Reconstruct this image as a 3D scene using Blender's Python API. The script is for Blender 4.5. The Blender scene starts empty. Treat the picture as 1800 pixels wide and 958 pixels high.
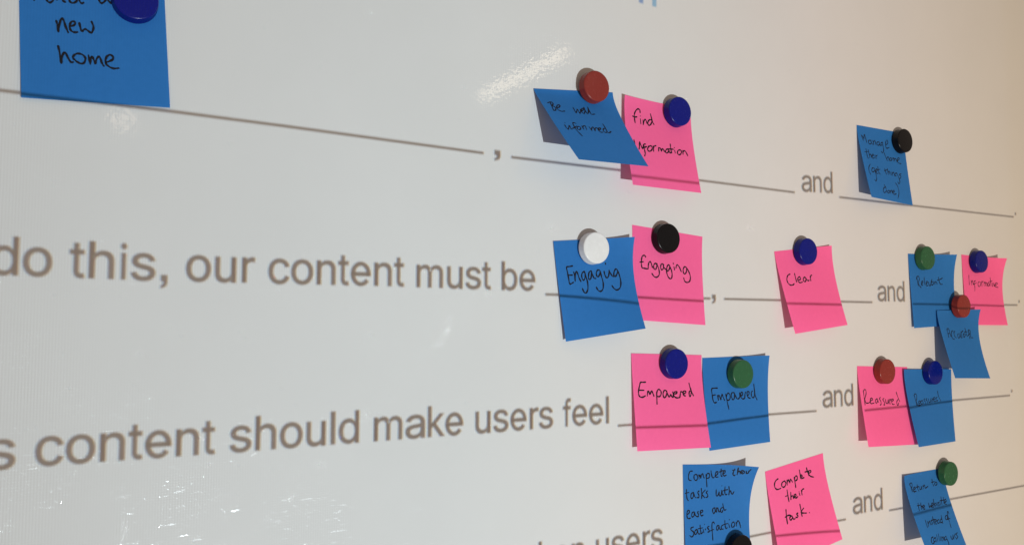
import bpy, bmesh, math, random
from mathutils import Vector, Matrix
from mathutils.geometry import tessellate_polygon

# ------------------------------------------------------------------ scene, camera, light, exposure
scene = bpy.context.scene
COL = scene.collection
EYE_Z = 1.4                                   # height of the camera above the floor
scene.view_settings.view_transform = 'Standard'
scene.view_settings.look = 'None'
scene.view_settings.exposure = 0.0
scene.view_settings.gamma = 1.0
scene.cycles.max_bounces = 8
scene.cycles.diffuse_bounces = 4
scene.cycles.transparent_max_bounces = 16
scene.cycles.sample_clamp_indirect = 4.0

cam_data = bpy.data.cameras.new('camera')
cam_data.sensor_width = 36.0
cam_data.lens = 28.0
cam_data.clip_start = 0.01
cam_data.clip_end = 50.0
camera = bpy.data.objects.new('camera', cam_data)
COL.objects.link(camera)
camera.location = (0.0, -0.502, EYE_Z)
camera.rotation_euler = (math.radians(90) + 0.06633, 0.0, -0.52542)
scene.camera = camera
cam_data.dof.use_dof = True
cam_data.dof.focus_distance = 0.68
cam_data.dof.aperture_fstop = 22.0

world = bpy.data.worlds.new('World')
scene.world = world
world.use_nodes = True
WN, WL = world.node_tree.nodes, world.node_tree.links
bg = WN['Background']
# the lit room around the board: warm, a little brighter towards the ceiling
wco = WN.new('ShaderNodeTexCoord')
wsep = WN.new('ShaderNodeSeparateXYZ')
WL.new(wco.outputs['Generated'], wsep.inputs[0])
wmap = WN.new('ShaderNodeMapRange')
wmap.inputs['From Min'].default_value = -1.0
wmap.inputs['From Max'].default_value = 1.0
wmap.inputs['To Min'].default_value = 0.20
wmap.inputs['To Max'].default_value = 0.42
WL.new(wsep.outputs['Z'], wmap.inputs['Value'])
WL.new(wmap.outputs['Result'], bg.inputs['Strength'])
bg.inputs['Color'].default_value = (1.0, 0.775, 0.615, 1)

def lamp(name, kind, power, color, loc, target):
    d = bpy.data.lights.new(name, kind)
    d.energy = power
    d.color = color
    o = bpy.data.objects.new(name, d)
    COL.objects.link(o)
    o.location = loc
    o.rotation_euler = (Vector(target) - Vector(loc)).to_track_quat('-Z', 'Y').to_euler()
    return o

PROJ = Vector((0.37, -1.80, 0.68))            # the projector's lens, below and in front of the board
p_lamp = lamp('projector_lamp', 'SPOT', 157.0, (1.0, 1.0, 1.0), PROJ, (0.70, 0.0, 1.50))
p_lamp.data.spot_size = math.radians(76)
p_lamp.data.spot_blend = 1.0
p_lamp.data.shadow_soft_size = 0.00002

# ceiling strip lamp whose reflection makes the warm streak on the glossy board
strip = lamp('strip_light', 'AREA', 0.26, (1.0, 0.84, 0.62), (1.40, -2.0, 2.30), (0.3, 0.0, 1.587))
strip.data.shape = 'RECTANGLE'; strip.data.size = 0.36; strip.data.size_y = 0.04
strip.rotation_mode = 'QUATERNION'
_n = (Vector((0.3, 0, 1.587)) - Vector((1.505, -2.008, 2.335))).normalized()
_x = Vector((0.398, 0.0, 0.248)).normalized()
strip.location = (1.505, -2.008, 2.335)
_z = -_n
_x = (_x - _x.dot(_z) * _z).normalized()
_y = _z.cross(_x)
strip.rotation_quaternion = Matrix((_x, _y, _z)).transposed().to_quaternion()

# small ceiling spot mirrored under the corner of the big blue note
down = lamp('down_light', 'AREA', 0.03, (1.0, 0.80, 0.60), (0.165, -2.008, 1.99), (0.033, 0.0, 1.518))
down.data.size = 0.055

# ------------------------------------------------------------------ materials
def material(name):
    m = bpy.data.materials.new(name)
    m.use_nodes = True
    return m, m.node_tree.nodes, m.node_tree.links, m.node_tree.nodes['Principled BSDF']

def noise(N, L, vec, scale, detail=2.0, rough=0.5, dist=0.0):
    n = N.new('ShaderNodeTexNoise')
    n.inputs['Scale'].default_value = scale
    n.inputs['Detail'].default_value = detail
    n.inputs['Roughness'].default_value = rough
    n.inputs['Distortion'].default_value = dist
    L.new(vec, n.inputs['Vector'])
    return n.outputs['Fac']

def mapped(N, L, vec, scale=(1, 1, 1), rot=(0, 0, 0), loc=(0, 0, 0)):
    n = N.new('ShaderNodeMapping')
    n.inputs['Scale'].default_value = scale
    n.inputs['Rotation'].default_value = rot
    n.inputs['Location'].default_value = loc
    L.new(vec, n.inputs['Vector'])
    return n.outputs['Vector']

def ramp(N, L, fac, a, b, va=0.0, vb=1.0):
    n = N.new('ShaderNodeMapRange')
    n.clamp = True
    n.inputs['From Min'].default_value = a
    n.inputs['From Max'].default_value = b
    n.inputs['To Min'].default_value = va
    n.inputs['To Max'].default_value = vb
    L.new(fac, n.inputs['Value'])
    return n.outputs['Result']

def math_node(N, L, op, a, b):
    n = N.new('ShaderNodeMath')
    n.operation = op
    for i, v in enumerate((a, b)):
        if isinstance(v, (int, float)): n.inputs[i].default_value = v
        else: L.new(v, n.inputs[i])
    return n.outputs[0]

def board_material():
    # white enamel under a thin gloss; only the gloss carries the orange peel, scratches and smears
    m = bpy.data.materials.new('enamel_board'); m.use_nodes = True
    N, L = m.node_tree.nodes, m.node_tree.links
    N.remove(N['Principled BSDF'])
    co = N.new('ShaderNodeTexCoord').outputs['Object']
    peel = noise(N, L, co, 360.0, 1.0, 0.5)
    marks = None
    for rot, sx, sz, lo, seed in ((0.45, 75, 700, 0.63, 0.0), (-0.75, 60, 600, 0.65, 3.7), (1.50, 60, 640, 0.635, 8.1), (0.15, 170, 460, 0.65, 5.2)):
        v = mapped(N, L, co, (sx, 1, sz), (0, rot, 0), (seed, 0, seed * 1.7))
        s = ramp(N, L, noise(N, L, v, 1.0, 3.0, 0.6, 0.5), lo, lo + 0.03)
        marks = s if marks is None else math_node(N, L, 'MAXIMUM', marks, s)
    patch = ramp(N, L, noise(N, L, co, 20.0, 3.0, 0.6), 0.49, 0.60)
    speck = ramp(N, L, noise(N, L, co, 620.0, 1.0), 0.69, 0.74)
    smear = ramp(N, L, noise(N, L, mapped(N, L, co, (1, 1, 2.2), (0, 0.6, 0)), 46.0, 5.0, 0.7, 0.3), 0.66, 0.76)
    smear = math_node(N, L, 'MULTIPLY', smear, ramp(N, L, noise(N, L, mapped(N, L, co, (1, 1, 1.6), (0, 0.5, 0)), 800.0, 2.0, 0.7), 0.55, 0.66))
    marks = math_node(N, L, 'MAXIMUM', math_node(N, L, 'MULTIPLY', marks, patch), math_node(N, L, 'MAXIMUM', speck, smear))
    grain = noise(N, L, co, 1100.0, 2.0, 0.7)
    h = math_node(N, L, 'ADD', math_node(N, L, 'MULTIPLY', peel, PEEL), math_node(N, L, 'MULTIPLY', math_node(N, L, 'MULTIPLY', marks, grain), SCRATCH))
    b = N.new('ShaderNodeBump')
    b.inputs['Strength'].default_value = 1.0
    b.inputs['Distance'].default_value = 1.0
    L.new(h, b.inputs['Height'])
    d = N.new('ShaderNodeBsdfDiffuse')
    tint = N.new('ShaderNodeMix'); tint.data_type = 'RGBA'
    tint.inputs[6].default_value = (0.63, 0.632, 0.63, 1); tint.inputs[7].default_value = (0.65, 0.652, 0.65, 1)
    L.new(ramp(N, L, noise(N, L, co, 7.0, 4.0, 0.6), 0.35, 0.65), tint.inputs[0])
    L.new(tint.outputs[2], d.inputs['Color'])
    g = N.new('ShaderNodeBsdfGlossy')
    L.new(ramp(N, L, marks, 0.0, 1.0, 0.034, 0.20), g.inputs['Roughness'])
    L.new(b.outputs['Normal'], g.inputs['Normal'])
    f = N.new('ShaderNodeFresnel'); f.inputs['IOR'].default_value = 1.5
    ms = N.new('ShaderNodeMixShader')
    L.new(f.outputs[0], ms.inputs[0]); L.new(d.outputs[0], ms.inputs[1]); L.new(g.outputs[0], ms.inputs[2])
    L.new(ms.outputs[0], N['Material Output'].inputs['Surface'])
    return m

PEEL = 0.000030
SCRATCH = 0.0002

def paper_material(name, color, deep):
    m, N, L, P = material(name)
    co = N.new('ShaderNodeTexCoord').outputs['Object']
    mix = N.new('ShaderNodeMix'); mix.data_type = 'RGBA'
    mix.inputs[6].default_value = (*deep, 1); mix.inputs[7].default_value = (*color, 1)
    L.new(ramp(N, L, noise(N, L, co, 260.0, 4.0, 0.7), 0.3, 0.7), mix.inputs[0])
    L.new(mix.outputs[2], P.inputs['Base Color'])
    P.inputs['Roughness'].default_value = 0.75
    P.inputs['Specular IOR Level'].default_value = 0.25
    b = N.new('ShaderNodeBump'); b.inputs['Strength'].default_value = 0.12; b.inputs['Distance'].default_value = 0.0004
    L.new(noise(N, L, co, 900.0, 3.0), b.inputs['Height'])
    L.new(b.outputs['Normal'], P.inputs['Normal'])
    t = N.new('ShaderNodeBsdfTranslucent')
    L.new(mix.outputs[2], t.inputs['Color'])
    ms = N.new('ShaderNodeMixShader'); ms.inputs[0].default_value = 0.20
    L.new(P.outputs[0], ms.inputs[1]); L.new(t.outputs[0], ms.inputs[2])
    L.new(ms.outputs[0], N['Material Output'].inputs['Surface'])
    return m

def plastic_material(name, color):
    m, N, L, P = material(name)
    co = N.new('ShaderNodeTexCoord').outputs['Object']
    mix = N.new('ShaderNodeMix'); mix.data_type = 'RGBA'
    mix.inputs[6].default_value = (*[c * 0.95 for c in color], 1); mix.inputs[7].default_value = (*color, 1)
    L.new(ramp(N, L, noise(N, L, co, 120.0, 4.0, 0.6), 0.35, 0.65), mix.inputs[0])
    L.new(mix.outputs[2], P.inputs['Base Color'])
    L.new(ramp(N, L, noise(N, L, co, 300.0, 3.0), 0.3, 0.7, 0.20, 0.30), P.inputs['Roughness'])
    P.inputs['Specular IOR Level'].default_value = 0.24
    b = N.new('ShaderNodeBump'); b.inputs['Strength'].default_value = 0.03; b.inputs['Distance'].default_value = 0.0002
    L.new(noise(N, L, co, 350.0, 3.0), b.inputs['Height'])
    L.new(b.outputs['Normal'], P.inputs['Normal'])
    return m

def ink_material():
    m, N, L, P = material('pen_ink')
    P.inputs['Base Color'].default_value = (0.012, 0.012, 0.016, 1)
    P.inputs['Roughness'].default_value = 0.6
    P.inputs['Specular IOR Level'].default_value = 0.08
    return m

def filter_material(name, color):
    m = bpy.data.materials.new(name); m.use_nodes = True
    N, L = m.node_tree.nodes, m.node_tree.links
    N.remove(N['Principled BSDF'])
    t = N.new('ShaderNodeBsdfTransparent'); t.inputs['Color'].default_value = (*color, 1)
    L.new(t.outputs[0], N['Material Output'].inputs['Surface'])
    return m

def panel_material(pitch, k2):
    # the fine pixel grid of the picture panel
    m = bpy.data.materials.new('pixel_panel'); m.use_nodes = True
    N, L = m.node_tree.nodes, m.node_tree.links
    N.remove(N['Principled BSDF'])
    co = N.new('ShaderNodeTexCoord').outputs['Object']
    sep = N.new('ShaderNodeSeparateXYZ'); L.new(co, sep.inputs[0])
    gx = math_node(N, L, 'COSINE', math_node(N, L, 'MULTIPLY', sep.outputs['X'], 2 * math.pi / pitch), 0.0)
    gz = math_node(N, L, 'COSINE', math_node(N, L, 'MULTIPLY', sep.outputs['Z'], 2 * math.pi / pitch), 0.0)
    g = math_node(N, L, 'ADD', math_node(N, L, 'MULTIPLY', gx, 0.10), math_node(N, L, 'MULTIPLY', gz, 0.035))
    v = math_node(N, L, 'ADD', g, 0.88)
    # board's light gradient put into the panel's filter colour: cool left, warm right
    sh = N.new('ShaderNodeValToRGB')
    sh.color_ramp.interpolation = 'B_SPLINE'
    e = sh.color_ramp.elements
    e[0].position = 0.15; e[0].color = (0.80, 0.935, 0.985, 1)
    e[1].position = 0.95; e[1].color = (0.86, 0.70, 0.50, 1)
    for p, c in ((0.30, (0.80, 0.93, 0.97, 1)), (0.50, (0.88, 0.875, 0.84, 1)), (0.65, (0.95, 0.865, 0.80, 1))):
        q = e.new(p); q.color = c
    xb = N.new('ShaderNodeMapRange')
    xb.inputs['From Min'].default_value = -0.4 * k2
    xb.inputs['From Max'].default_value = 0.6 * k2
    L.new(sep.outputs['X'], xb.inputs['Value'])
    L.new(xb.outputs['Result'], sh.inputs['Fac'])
    mul = N.new('ShaderNodeVectorMath'); mul.operation = 'SCALE'
    L.new(sh.outputs['Color'], mul.inputs[0]); L.new(v, mul.inputs['Scale'])
    t = N.new('ShaderNodeBsdfTransparent'); L.new(mul.outputs['Vector'], t.inputs['Color'])
    L.new(t.outputs[0], N['Material Output'].inputs['Surface'])
    return m

M_BOARD = board_material()
M_PAPER = {'blue': paper_material('blue_paper', (0.026, 0.185, 0.53), (0.023, 0.175, 0.505)),
           'pink': paper_material('pink_paper', (0.99, 0.150, 0.385), (0.96, 0.142, 0.37))}
M_INK = ink_material()
M_PLASTIC = {'red': plastic_material('red_plastic', (0.225, 0.030, 0.024)),
             'blue': plastic_material('blue_plastic', (0.003, 0.008, 0.175)),
             'black': plastic_material('black_plastic', (0.004, 0.004, 0.005)),
             'white': plastic_material('white_plastic', (0.74, 0.74, 0.74)),
             'green': plastic_material('green_plastic', (0.025, 0.105, 0.045))}

# ------------------------------------------------------------------ measured data (millimetres on the board)
NOTES={
'newhome':{"c":[[-21.29,1598.69],[52.07,1603.45],[-17.27,1522.83],[57.32,1527.67]],"lift":[0.0,0.0,2.0,1.5],"soft":[0.4,0.4],"base":0.3,"ink":[[[99,189],[96,222],[95,260]],[[99,190],[139,178]],[[97,222],[125,215]],[[174,220],[176,245],[187,260],[202,262],[221,243]],[[173,193],[175,195]],[[238,208],[243,238]],[[241,225],[259,206],[274,220],[284,238],[301,248]],[[372,196],[346,197],[327,216],[330,238],[347,247],[371,234],[384,205]],[[378,145],[386,200],[399,234],[412,241],[423,232]],[[578,174],[551,172],[529,194],[534,215],[545,222],[563,210],[580,184]],[[579,176],[590,195],[609,212],[622,216]],[[236,389],[243,427],[248,471]],[[248,469],[256,414],[267,376],[276,369],[287,390],[298,432],[313,470]],[[327,420],[350,411],[361,392],[351,381],[335,387],[324,411],[325,440],[338,458],[356,462],[377,457]],[[388,386],[394,420],[403,447],[416,437],[427,429],[442,437],[465,452],[478,433],[483,403],[471,367]],[[243,576],[251,623],[261,708]],[[262,702],[267,657],[281,623],[293,630],[307,664],[324,692],[342,689]],[[345,671],[338,652],[354,629],[375,621],[403,627],[420,649],[417,676],[401,696],[378,693],[358,680],[344,665]],[[442,625],[448,661],[453,696]],[[453,685],[457,648],[467,635],[479,664],[487,688]],[[487,687],[495,653],[512,629],[522,641],[531,676],[545,701]],[[558,669],[582,659],[607,641],[609,619],[589,607],[567,624],[556,659],[565,688],[591,707],[617,712],[647,706]]]},
'bewell':{"c":[[309.51,1577.75],[383.83,1585.75],[319.73,1516.88],[389.25,1520.16]],"lift":[0.0,0.0,44.0,36.5],"soft":[0.03,0.18],"base":0.6,"ink":[[[118,176],[112,234],[101,294]],[[82,189],[111,175],[145,175],[148,196],[119,225]],[[113,232],[139,233],[147,260],[128,286],[101,294]],[[163,253],[201,239],[228,212],[212,205],[184,221],[163,258],[179,286],[208,296],[248,287]],[[389,226],[390,264],[390,299],[421,266],[436,247],[439,282],[441,305],[472,262],[479,241]],[[478,269],[514,250],[519,230],[496,240],[477,282],[494,305]],[[494,305],[528,266],[540,212]],[[542,216],[536,265],[545,301],[578,262],[595,206]],[[596,208],[590,269],[595,305],[643,298]],[[149,457],[149,462]],[[128,492],[126,529],[137,556]],[[139,553],[173,512],[189,495],[182,540],[197,545]],[[298,458],[281,447],[255,458],[247,505],[251,563],[276,635]],[[204,534],[235,524],[286,493]],[[318,498],[297,500],[275,523],[278,545],[311,536],[330,510],[318,498]],[[362,486],[358,532]],[[360,509],[383,484],[410,480]],[[409,482],[396,537]],[[456,490],[463,548]],[[462,535],[494,495],[513,491],[510,544]],[[508,540],[534,504],[560,495],[564,543]],[[562,527],[598,513],[612,491],[588,495],[568,526],[583,554],[613,551]],[[684,495],[653,498],[631,529],[646,553],[682,541]],[[679,430],[683,483],[683,554],[738,532]]]},
'findinfo':{"c":[[393.17,1584.33],[466.9,1583.88],[391.09,1509.62],[464.28,1509.42]],"lift":[4.0,0.0,15.5,14.0],"soft":[0.12,0.35],"base":0.3,"ink":[[[234,148],[232,121],[206,112],[174,133],[148,174],[144,216],[150,273]],[[117,202],[151,207],[184,200]],[[232,216],[233,271]],[[233,182],[235,186]],[[271,221],[269,274]],[[269,270],[283,234],[305,211],[320,228],[328,255]],[[405,208],[375,203],[345,229],[341,260],[358,270],[386,249],[408,212]],[[389,138],[400,179],[412,224],[430,250]],[[105,463],[110,504],[109,540]],[[181,488],[174,531],[164,564]],[[185,477],[197,511],[217,552],[234,506]],[[269,494],[249,495],[236,523],[243,567],[244,607],[231,635]],[[211,544],[249,532],[282,519]],[[340,505],[311,515],[288,548],[301,570],[330,565],[357,539],[357,509],[333,504]],[[379,500],[375,564]],[[378,527],[394,501],[422,492]],[[459,508],[449,552]],[[458,513],[481,514],[491,549]],[[491,549],[508,520],[525,520],[537,548]],[[602,508],[570,517],[553,546],[569,560],[596,540],[609,513]],[[606,516],[614,552],[633,545]],[[641,444],[639,499],[644,551]],[[603,505],[632,504],[679,501]],[[695,510],[700,544]],[[695,478],[698,482]],[[779,495],[748,508],[733,537],[748,557],[778,547],[799,515],[785,494]],[[822,499],[817,543]],[[819,522],[837,500],[860,503],[876,529],[887,555]]]},
'manage':{"c":[[685.89,1598.06],[760.61,1598.85],[683.74,1523.71],[766.29,1523.22]],"lift":[0.0,0.0,15.5,4.0],"soft":[0.12,0.35],"base":0.3,"ink":[[[78,121],[88,156],[101,190]],[[80,127],[106,142],[118,170]],[[118,170],[131,133],[146,108],[160,165],[166,214]],[[262,174],[224,175],[203,205],[229,226],[267,206]],[[266,165],[268,202],[292,221]],[[307,166],[312,225]],[[313,189],[349,165],[365,218]],[[438,175],[399,179],[386,210],[416,221],[447,197]],[[440,169],[443,206],[473,224]],[[510,170],[479,182],[473,206],[501,209]],[[511,167],[515,231],[513,279],[481,313],[454,298]],[[576,195],[625,172],[624,131],[592,146],[575,201],[585,241],[648,223]],[[122,299],[121,362],[120,423],[142,427]],[[77,349],[169,332]],[[167,308],[173,380],[171,417]],[[177,380],[207,364],[212,410]],[[228,392],[262,375],[258,358],[228,379],[230,416],[271,407]],[[290,366],[291,409]],[[314,363],[314,414]],[[315,381],[350,361]],[[515,309],[534,361],[559,413]],[[554,383],[581,356],[598,366],[600,409]],[[649,360],[621,376],[622,402],[649,399],[666,373],[645,361]],[[690,356],[693,404]],[[695,373],[720,355],[729,400]],[[731,375],[759,358],[775,401]],[[780,394],[839,357],[823,341],[791,369],[796,411],[865,419]],[[150,509],[107,549],[86,608],[107,660]],[[221,560],[182,558],[150,594],[172,616],[221,591]],[[224,553],[232,646],[223,711],[192,743],[174,724]],[[235,608],[279,584],[275,559],[241,588],[249,625],[291,620]],[[307,524],[308,599],[328,628]],[[271,572],[352,556]],[[461,530],[472,591],[485,612]],[[440,564],[528,541]],[[523,523],[521,610]],[[526,578],[558,556],[563,605]],[[592,564],[595,608]],[[624,561],[621,617]],[[626,585],[659,559],[670,611]],[[724,567],[692,571],[679,604],[707,607]],[[726,561],[757,620],[769,682],[734,714],[717,686]],[[829,562],[783,579],[819,600],[777,637]],[[402,804],[356,816],[318,866],[340,892],[394,857]],[[372,769],[397,817],[401,885]],[[458,842],[425,859],[426,885],[462,874],[472,844]],[[488,838],[490,884]],[[495,857],[528,833],[534,878]],[[537,871],[588,845],[577,827],[541,858],[563,888],[626,873]],[[656,708],[697,767],[699,845],[643,941]]]},
'engblue':{"c":[[326.51,1463.31],[399.78,1470.1],[335.53,1387.91],[396.08,1397.65]],"lift":[0.0,6.0,3.0,22.5],"soft":[0.6,0.5],"base":0.9,"ink":[[[211,246],[169,250],[130,254],[134,297],[140,367],[144,417],[166,419],[196,407]],[[139,332],[166,334],[194,335]],[[214,306],[222,352],[219,401]],[[220,397],[228,341],[248,303],[262,323],[275,372],[293,409]],[[358,311],[329,320],[312,348],[315,383],[330,398],[351,378],[361,336]],[[353,311],[365,358],[377,424],[370,490],[342,528],[316,520],[299,478]],[[443,312],[416,323],[401,355],[399,388],[415,397],[433,374],[446,320]],[[445,312],[456,359],[473,391],[493,393]],[[556,315],[532,310],[508,333],[508,369],[524,379],[545,361],[561,326]],[[558,320],[572,391],[580,453],[564,511],[528,532],[499,516],[482,483]],[[612,330],[616,364],[632,397],[658,390],[674,354],[677,324]],[[639,246],[643,260]],[[679,324],[692,356],[715,389],[733,392]],[[792,333],[769,317],[744,343],[734,382],[750,396],[775,374],[794,341]],[[788,330],[808,388],[814,463],[791,519],[747,539],[712,520],[690,486]]]},
'engpink':{"c":[[402.57,1480.59],[478.12,1475.21],[403.27,1404.52],[470.79,1400.28]],"lift":[0.0,0.0,0.5,9.5],"soft":[0.12,0.35],"base":0.3,"ink":[[[176,307],[167,293],[147,292],[127,305],[115,345],[115,395],[124,424],[153,426],[206,429]],[[92,368],[142,358]],[[206,426],[210,386],[221,357],[238,348],[254,371],[266,408]],[[338,361],[308,359],[286,381],[286,414],[306,424],[323,405],[331,369]],[[315,355],[341,383],[361,432],[358,478],[323,506],[287,500],[256,470]],[[430,364],[403,353],[385,376],[387,409],[404,418],[425,395],[420,355]],[[419,363],[435,394],[459,410]],[[512,364],[495,355],[473,385],[472,416],[488,425],[511,392],[512,359]],[[508,356],[534,405],[546,451],[538,493],[517,505],[490,489],[471,452],[465,412]],[[577,370],[583,403]],[[567,330],[568,340]],[[606,380],[612,354],[630,344],[657,368],[682,414]],[[756,360],[735,352],[711,383],[715,422],[735,432],[758,405],[763,362]],[[753,353],[790,396],[814,452],[802,506],[762,524],[728,513],[714,477]]]},
'clear':{"c":[[565.04,1466.74],[639.8,1475.51],[575.49,1392.56],[648.45,1400.53]],"lift":[0.0,3.0,12.5,11.5],"soft":[0.12,0.35],"base":0.3,"ink":[[[192,278],[159,284],[131,303],[111,337],[113,372],[138,400],[170,409],[202,405],[225,393]],[[273,276],[272,326],[274,382]],[[307,359],[341,358],[359,341],[351,324],[326,327],[305,349],[306,377],[336,393],[378,387]],[[456,341],[435,335],[408,349],[402,373],[423,388],[448,373],[453,341]],[[455,345],[465,366],[485,380],[510,376]],[[543,331],[538,360],[534,386]],[[538,352],[557,326],[577,320]]]},
'relevant':{"c":[[761.58,1473.56],[832.8,1475.16],[763.33,1397.28],[840.67,1400.79]],"lift":[0.0,9.0,3.0,3.0],"soft":[0.12,0.35],"base":0.3,"ink":[[[163,295],[171,356],[182,417]],[[154,330],[162,298],[201,288],[219,316],[200,357],[177,377]],[[180,377],[211,417],[244,443]],[[253,392],[286,378],[297,355],[271,357],[254,385],[262,410],[294,403]],[[335,302],[328,356],[338,407]],[[362,391],[397,377],[398,356],[374,362],[363,398],[379,418],[411,409]],[[424,364],[440,415],[467,408],[487,364],[515,328]],[[540,361],[495,368],[484,397],[509,408],[543,379]],[[540,361],[552,400]],[[568,361],[574,394]],[[575,376],[603,359],[622,396]],[[667,302],[672,350],[696,395],[745,399]],[[630,343],[706,330],[756,310]]]},
'informative':{"c":[[856.18,1476.9],[923.38,1474.83],[857.59,1400.61],[932.34,1400.26]],"lift":[0.0,12.0,2.5,5.0],"soft":[0.12,0.35],"base":0.3,"ink":[[[161,267],[152,335],[149,407]],[[205,340],[206,405]],[[210,370],[240,342],[253,399]],[[334,342],[289,352],[278,390],[290,428],[277,491]],[[243,399],[296,386],[343,369]],[[426,350],[389,367],[384,413],[418,419],[454,387],[447,351]],[[485,343],[483,417]],[[486,370],[513,344],[534,345]],[[548,348],[545,411]],[[555,367],[583,347],[585,405]],[[592,370],[619,355],[620,404]],[[678,358],[642,368],[637,403],[665,402],[687,362]],[[684,362],[692,405]],[[718,279],[722,341],[724,405]],[[667,342],[763,328]],[[760,355],[760,409]],[[793,354],[801,405],[831,360]],[[827,392],[879,366],[864,347],[830,368],[832,407],[896,415]]]},
'accurate':{"c":[[802.08,1415.42],[871.84,1417.39],[796.72,1346.74],[861.42,1344.38]],"lift":[0.0,6.0,20.0,19.0],"soft":[0.12,0.4],"base":4,"ink":[[[171,386],[175,321],[180,269],[218,257],[231,283],[236,339],[235,374]],[[183,330],[225,328]],[[332,293],[298,297],[273,331],[260,374],[268,404],[313,414]],[[385,302],[354,306],[338,349],[348,379],[380,397]],[[460,333],[432,358],[432,393],[465,393],[497,359],[509,325]],[[507,329],[501,368],[515,400]],[[546,304],[538,351],[536,398]],[[541,325],[577,304],[604,296]],[[621,335],[594,343],[579,377],[599,386],[635,361],[637,335]],[[664,258],[670,301],[679,361],[700,378]],[[630,313],[710,310]],[[715,361],[771,336],[784,294],[748,285],[740,336],[741,396],[752,409]],[[782,328],[779,371],[781,396],[829,397]]]},
'emppink':{"c":[[400.06,1377.94],[474.75,1375.21],[400.32,1302.2],[470.1,1300.86]],"lift":[0.0,0.0,6.0,14.0],"soft":[0.12,0.35],"base":0.6,"ink":[[[177,281],[136,283],[105,285],[87,325],[70,375],[71,409],[89,430],[122,434],[164,418]],[[84,362],[146,364]],[[194,374],[186,423]],[[189,406],[199,378],[211,374],[220,402],[228,404],[242,378],[254,373],[266,398],[278,426]],[[320,381],[316,446],[312,508]],[[319,394],[337,362],[358,357],[379,373],[382,399],[365,425],[338,431],[319,422]],[[462,376],[436,365],[413,387],[407,417],[419,443],[444,430],[461,396],[462,374]],[[461,378],[473,409],[490,437],[510,418],[517,409],[529,431],[546,442],[553,410],[544,383]],[[556,407],[596,401],[612,388],[598,382],[567,388],[558,414],[576,440],[611,447],[645,441]],[[645,441],[655,406],[667,382],[688,389]],[[695,407],[733,396],[735,379],[714,376],[693,394],[699,418],[728,429]],[[820,382],[796,377],[784,403],[788,434],[806,421],[820,386]],[[795,292],[807,342],[825,391],[845,428]]]},
'empblue':{"c":[[475.94,1372.8],[550.65,1373.66],[471.53,1297.65],[552.46,1297.92]],"lift":[0.0,5.0,11.0,2.0],"soft":[0.12,0.35],"base":0.3,"ink":[[[208,324],[163,322],[117,329],[117,386],[123,445],[142,478],[178,475]],[[119,400],[171,392]],[[196,400],[203,427],[207,459]],[[204,441],[208,414],[222,401],[238,434],[244,454],[256,417],[271,395],[284,427],[303,462]],[[327,393],[339,458],[349,513],[360,567]],[[333,430],[349,397],[373,387],[394,411],[390,445],[368,464],[346,458]],[[462,387],[429,385],[414,407],[420,446],[438,463],[460,442],[465,392]],[[462,387],[479,420],[498,453],[528,455],[547,433],[548,391]],[[550,433],[585,421],[597,398],[578,388],[563,406],[566,443],[594,463],[625,456]],[[625,456],[632,414],[644,387]],[[664,430],[695,417],[697,390],[674,384],[665,411],[679,449],[715,463]],[[754,383],[737,396],[734,434],[755,458],[780,441],[787,389]],[[779,305],[785,366],[794,432],[821,486]]]},
'reapink':{"c":[[676.08,1360.98],[754.19,1357.97],[673.02,1285.63],[750.49,1282.3]],"lift":[0.0,0.0,12.0,11.5],"soft":[0.12,0.35],"base":0.3,"ink":[[[69,294],[68,375],[64,467]],[[66,309],[90,281],[118,286],[118,324],[93,368],[67,404]],[[74,401],[88,441],[140,443],[180,427]],[[170,420],[225,405],[220,383],[188,394],[173,431],[191,453],[248,443]],[[327,391],[287,407],[281,439],[304,443],[328,410]],[[326,402],[337,436]],[[391,377],[365,391],[386,422],[385,459],[360,474]],[[461,388],[433,403],[455,437],[452,471],[429,467]],[[488,400],[489,445],[518,453],[543,404]],[[542,408],[544,457]],[[568,400],[568,461]],[[572,423],[600,397]],[[605,427],[645,416],[643,397],[617,404],[606,438],[620,465],[658,462]],[[748,401],[716,428],[708,462],[725,478],[749,447]],[[728,311],[745,363],[772,432]]]},
'reablue':{"c":[[745.06,1356.05],[825.33,1354.09],[743.45,1280.81],[830.96,1278.3]],"lift":[2.0,2.0,16.0,0.5],"soft":[0.12,0.35],"base":0.9,"ink":[[[161,319],[169,393],[179,463]],[[154,334],[175,308],[209,320],[205,363],[181,397]],[[179,401],[202,456],[240,465]],[[228,441],[273,419],[262,399],[234,414],[230,453],[263,458]],[[324,397],[286,408],[282,443],[318,436]],[[324,397],[335,440]],[[385,375],[356,390],[380,414],[379,442]],[[433,373],[406,388],[430,408],[429,435]],[[463,377],[469,425],[502,418],[520,375]],[[518,375],[527,427]],[[548,372],[551,423]],[[554,391],[582,372]],[[575,400],[614,381],[602,361],[577,376],[581,416],[619,417]],[[665,362],[635,378],[640,414],[674,403]],[[688,280],[698,351],[736,416]]]},
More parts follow.
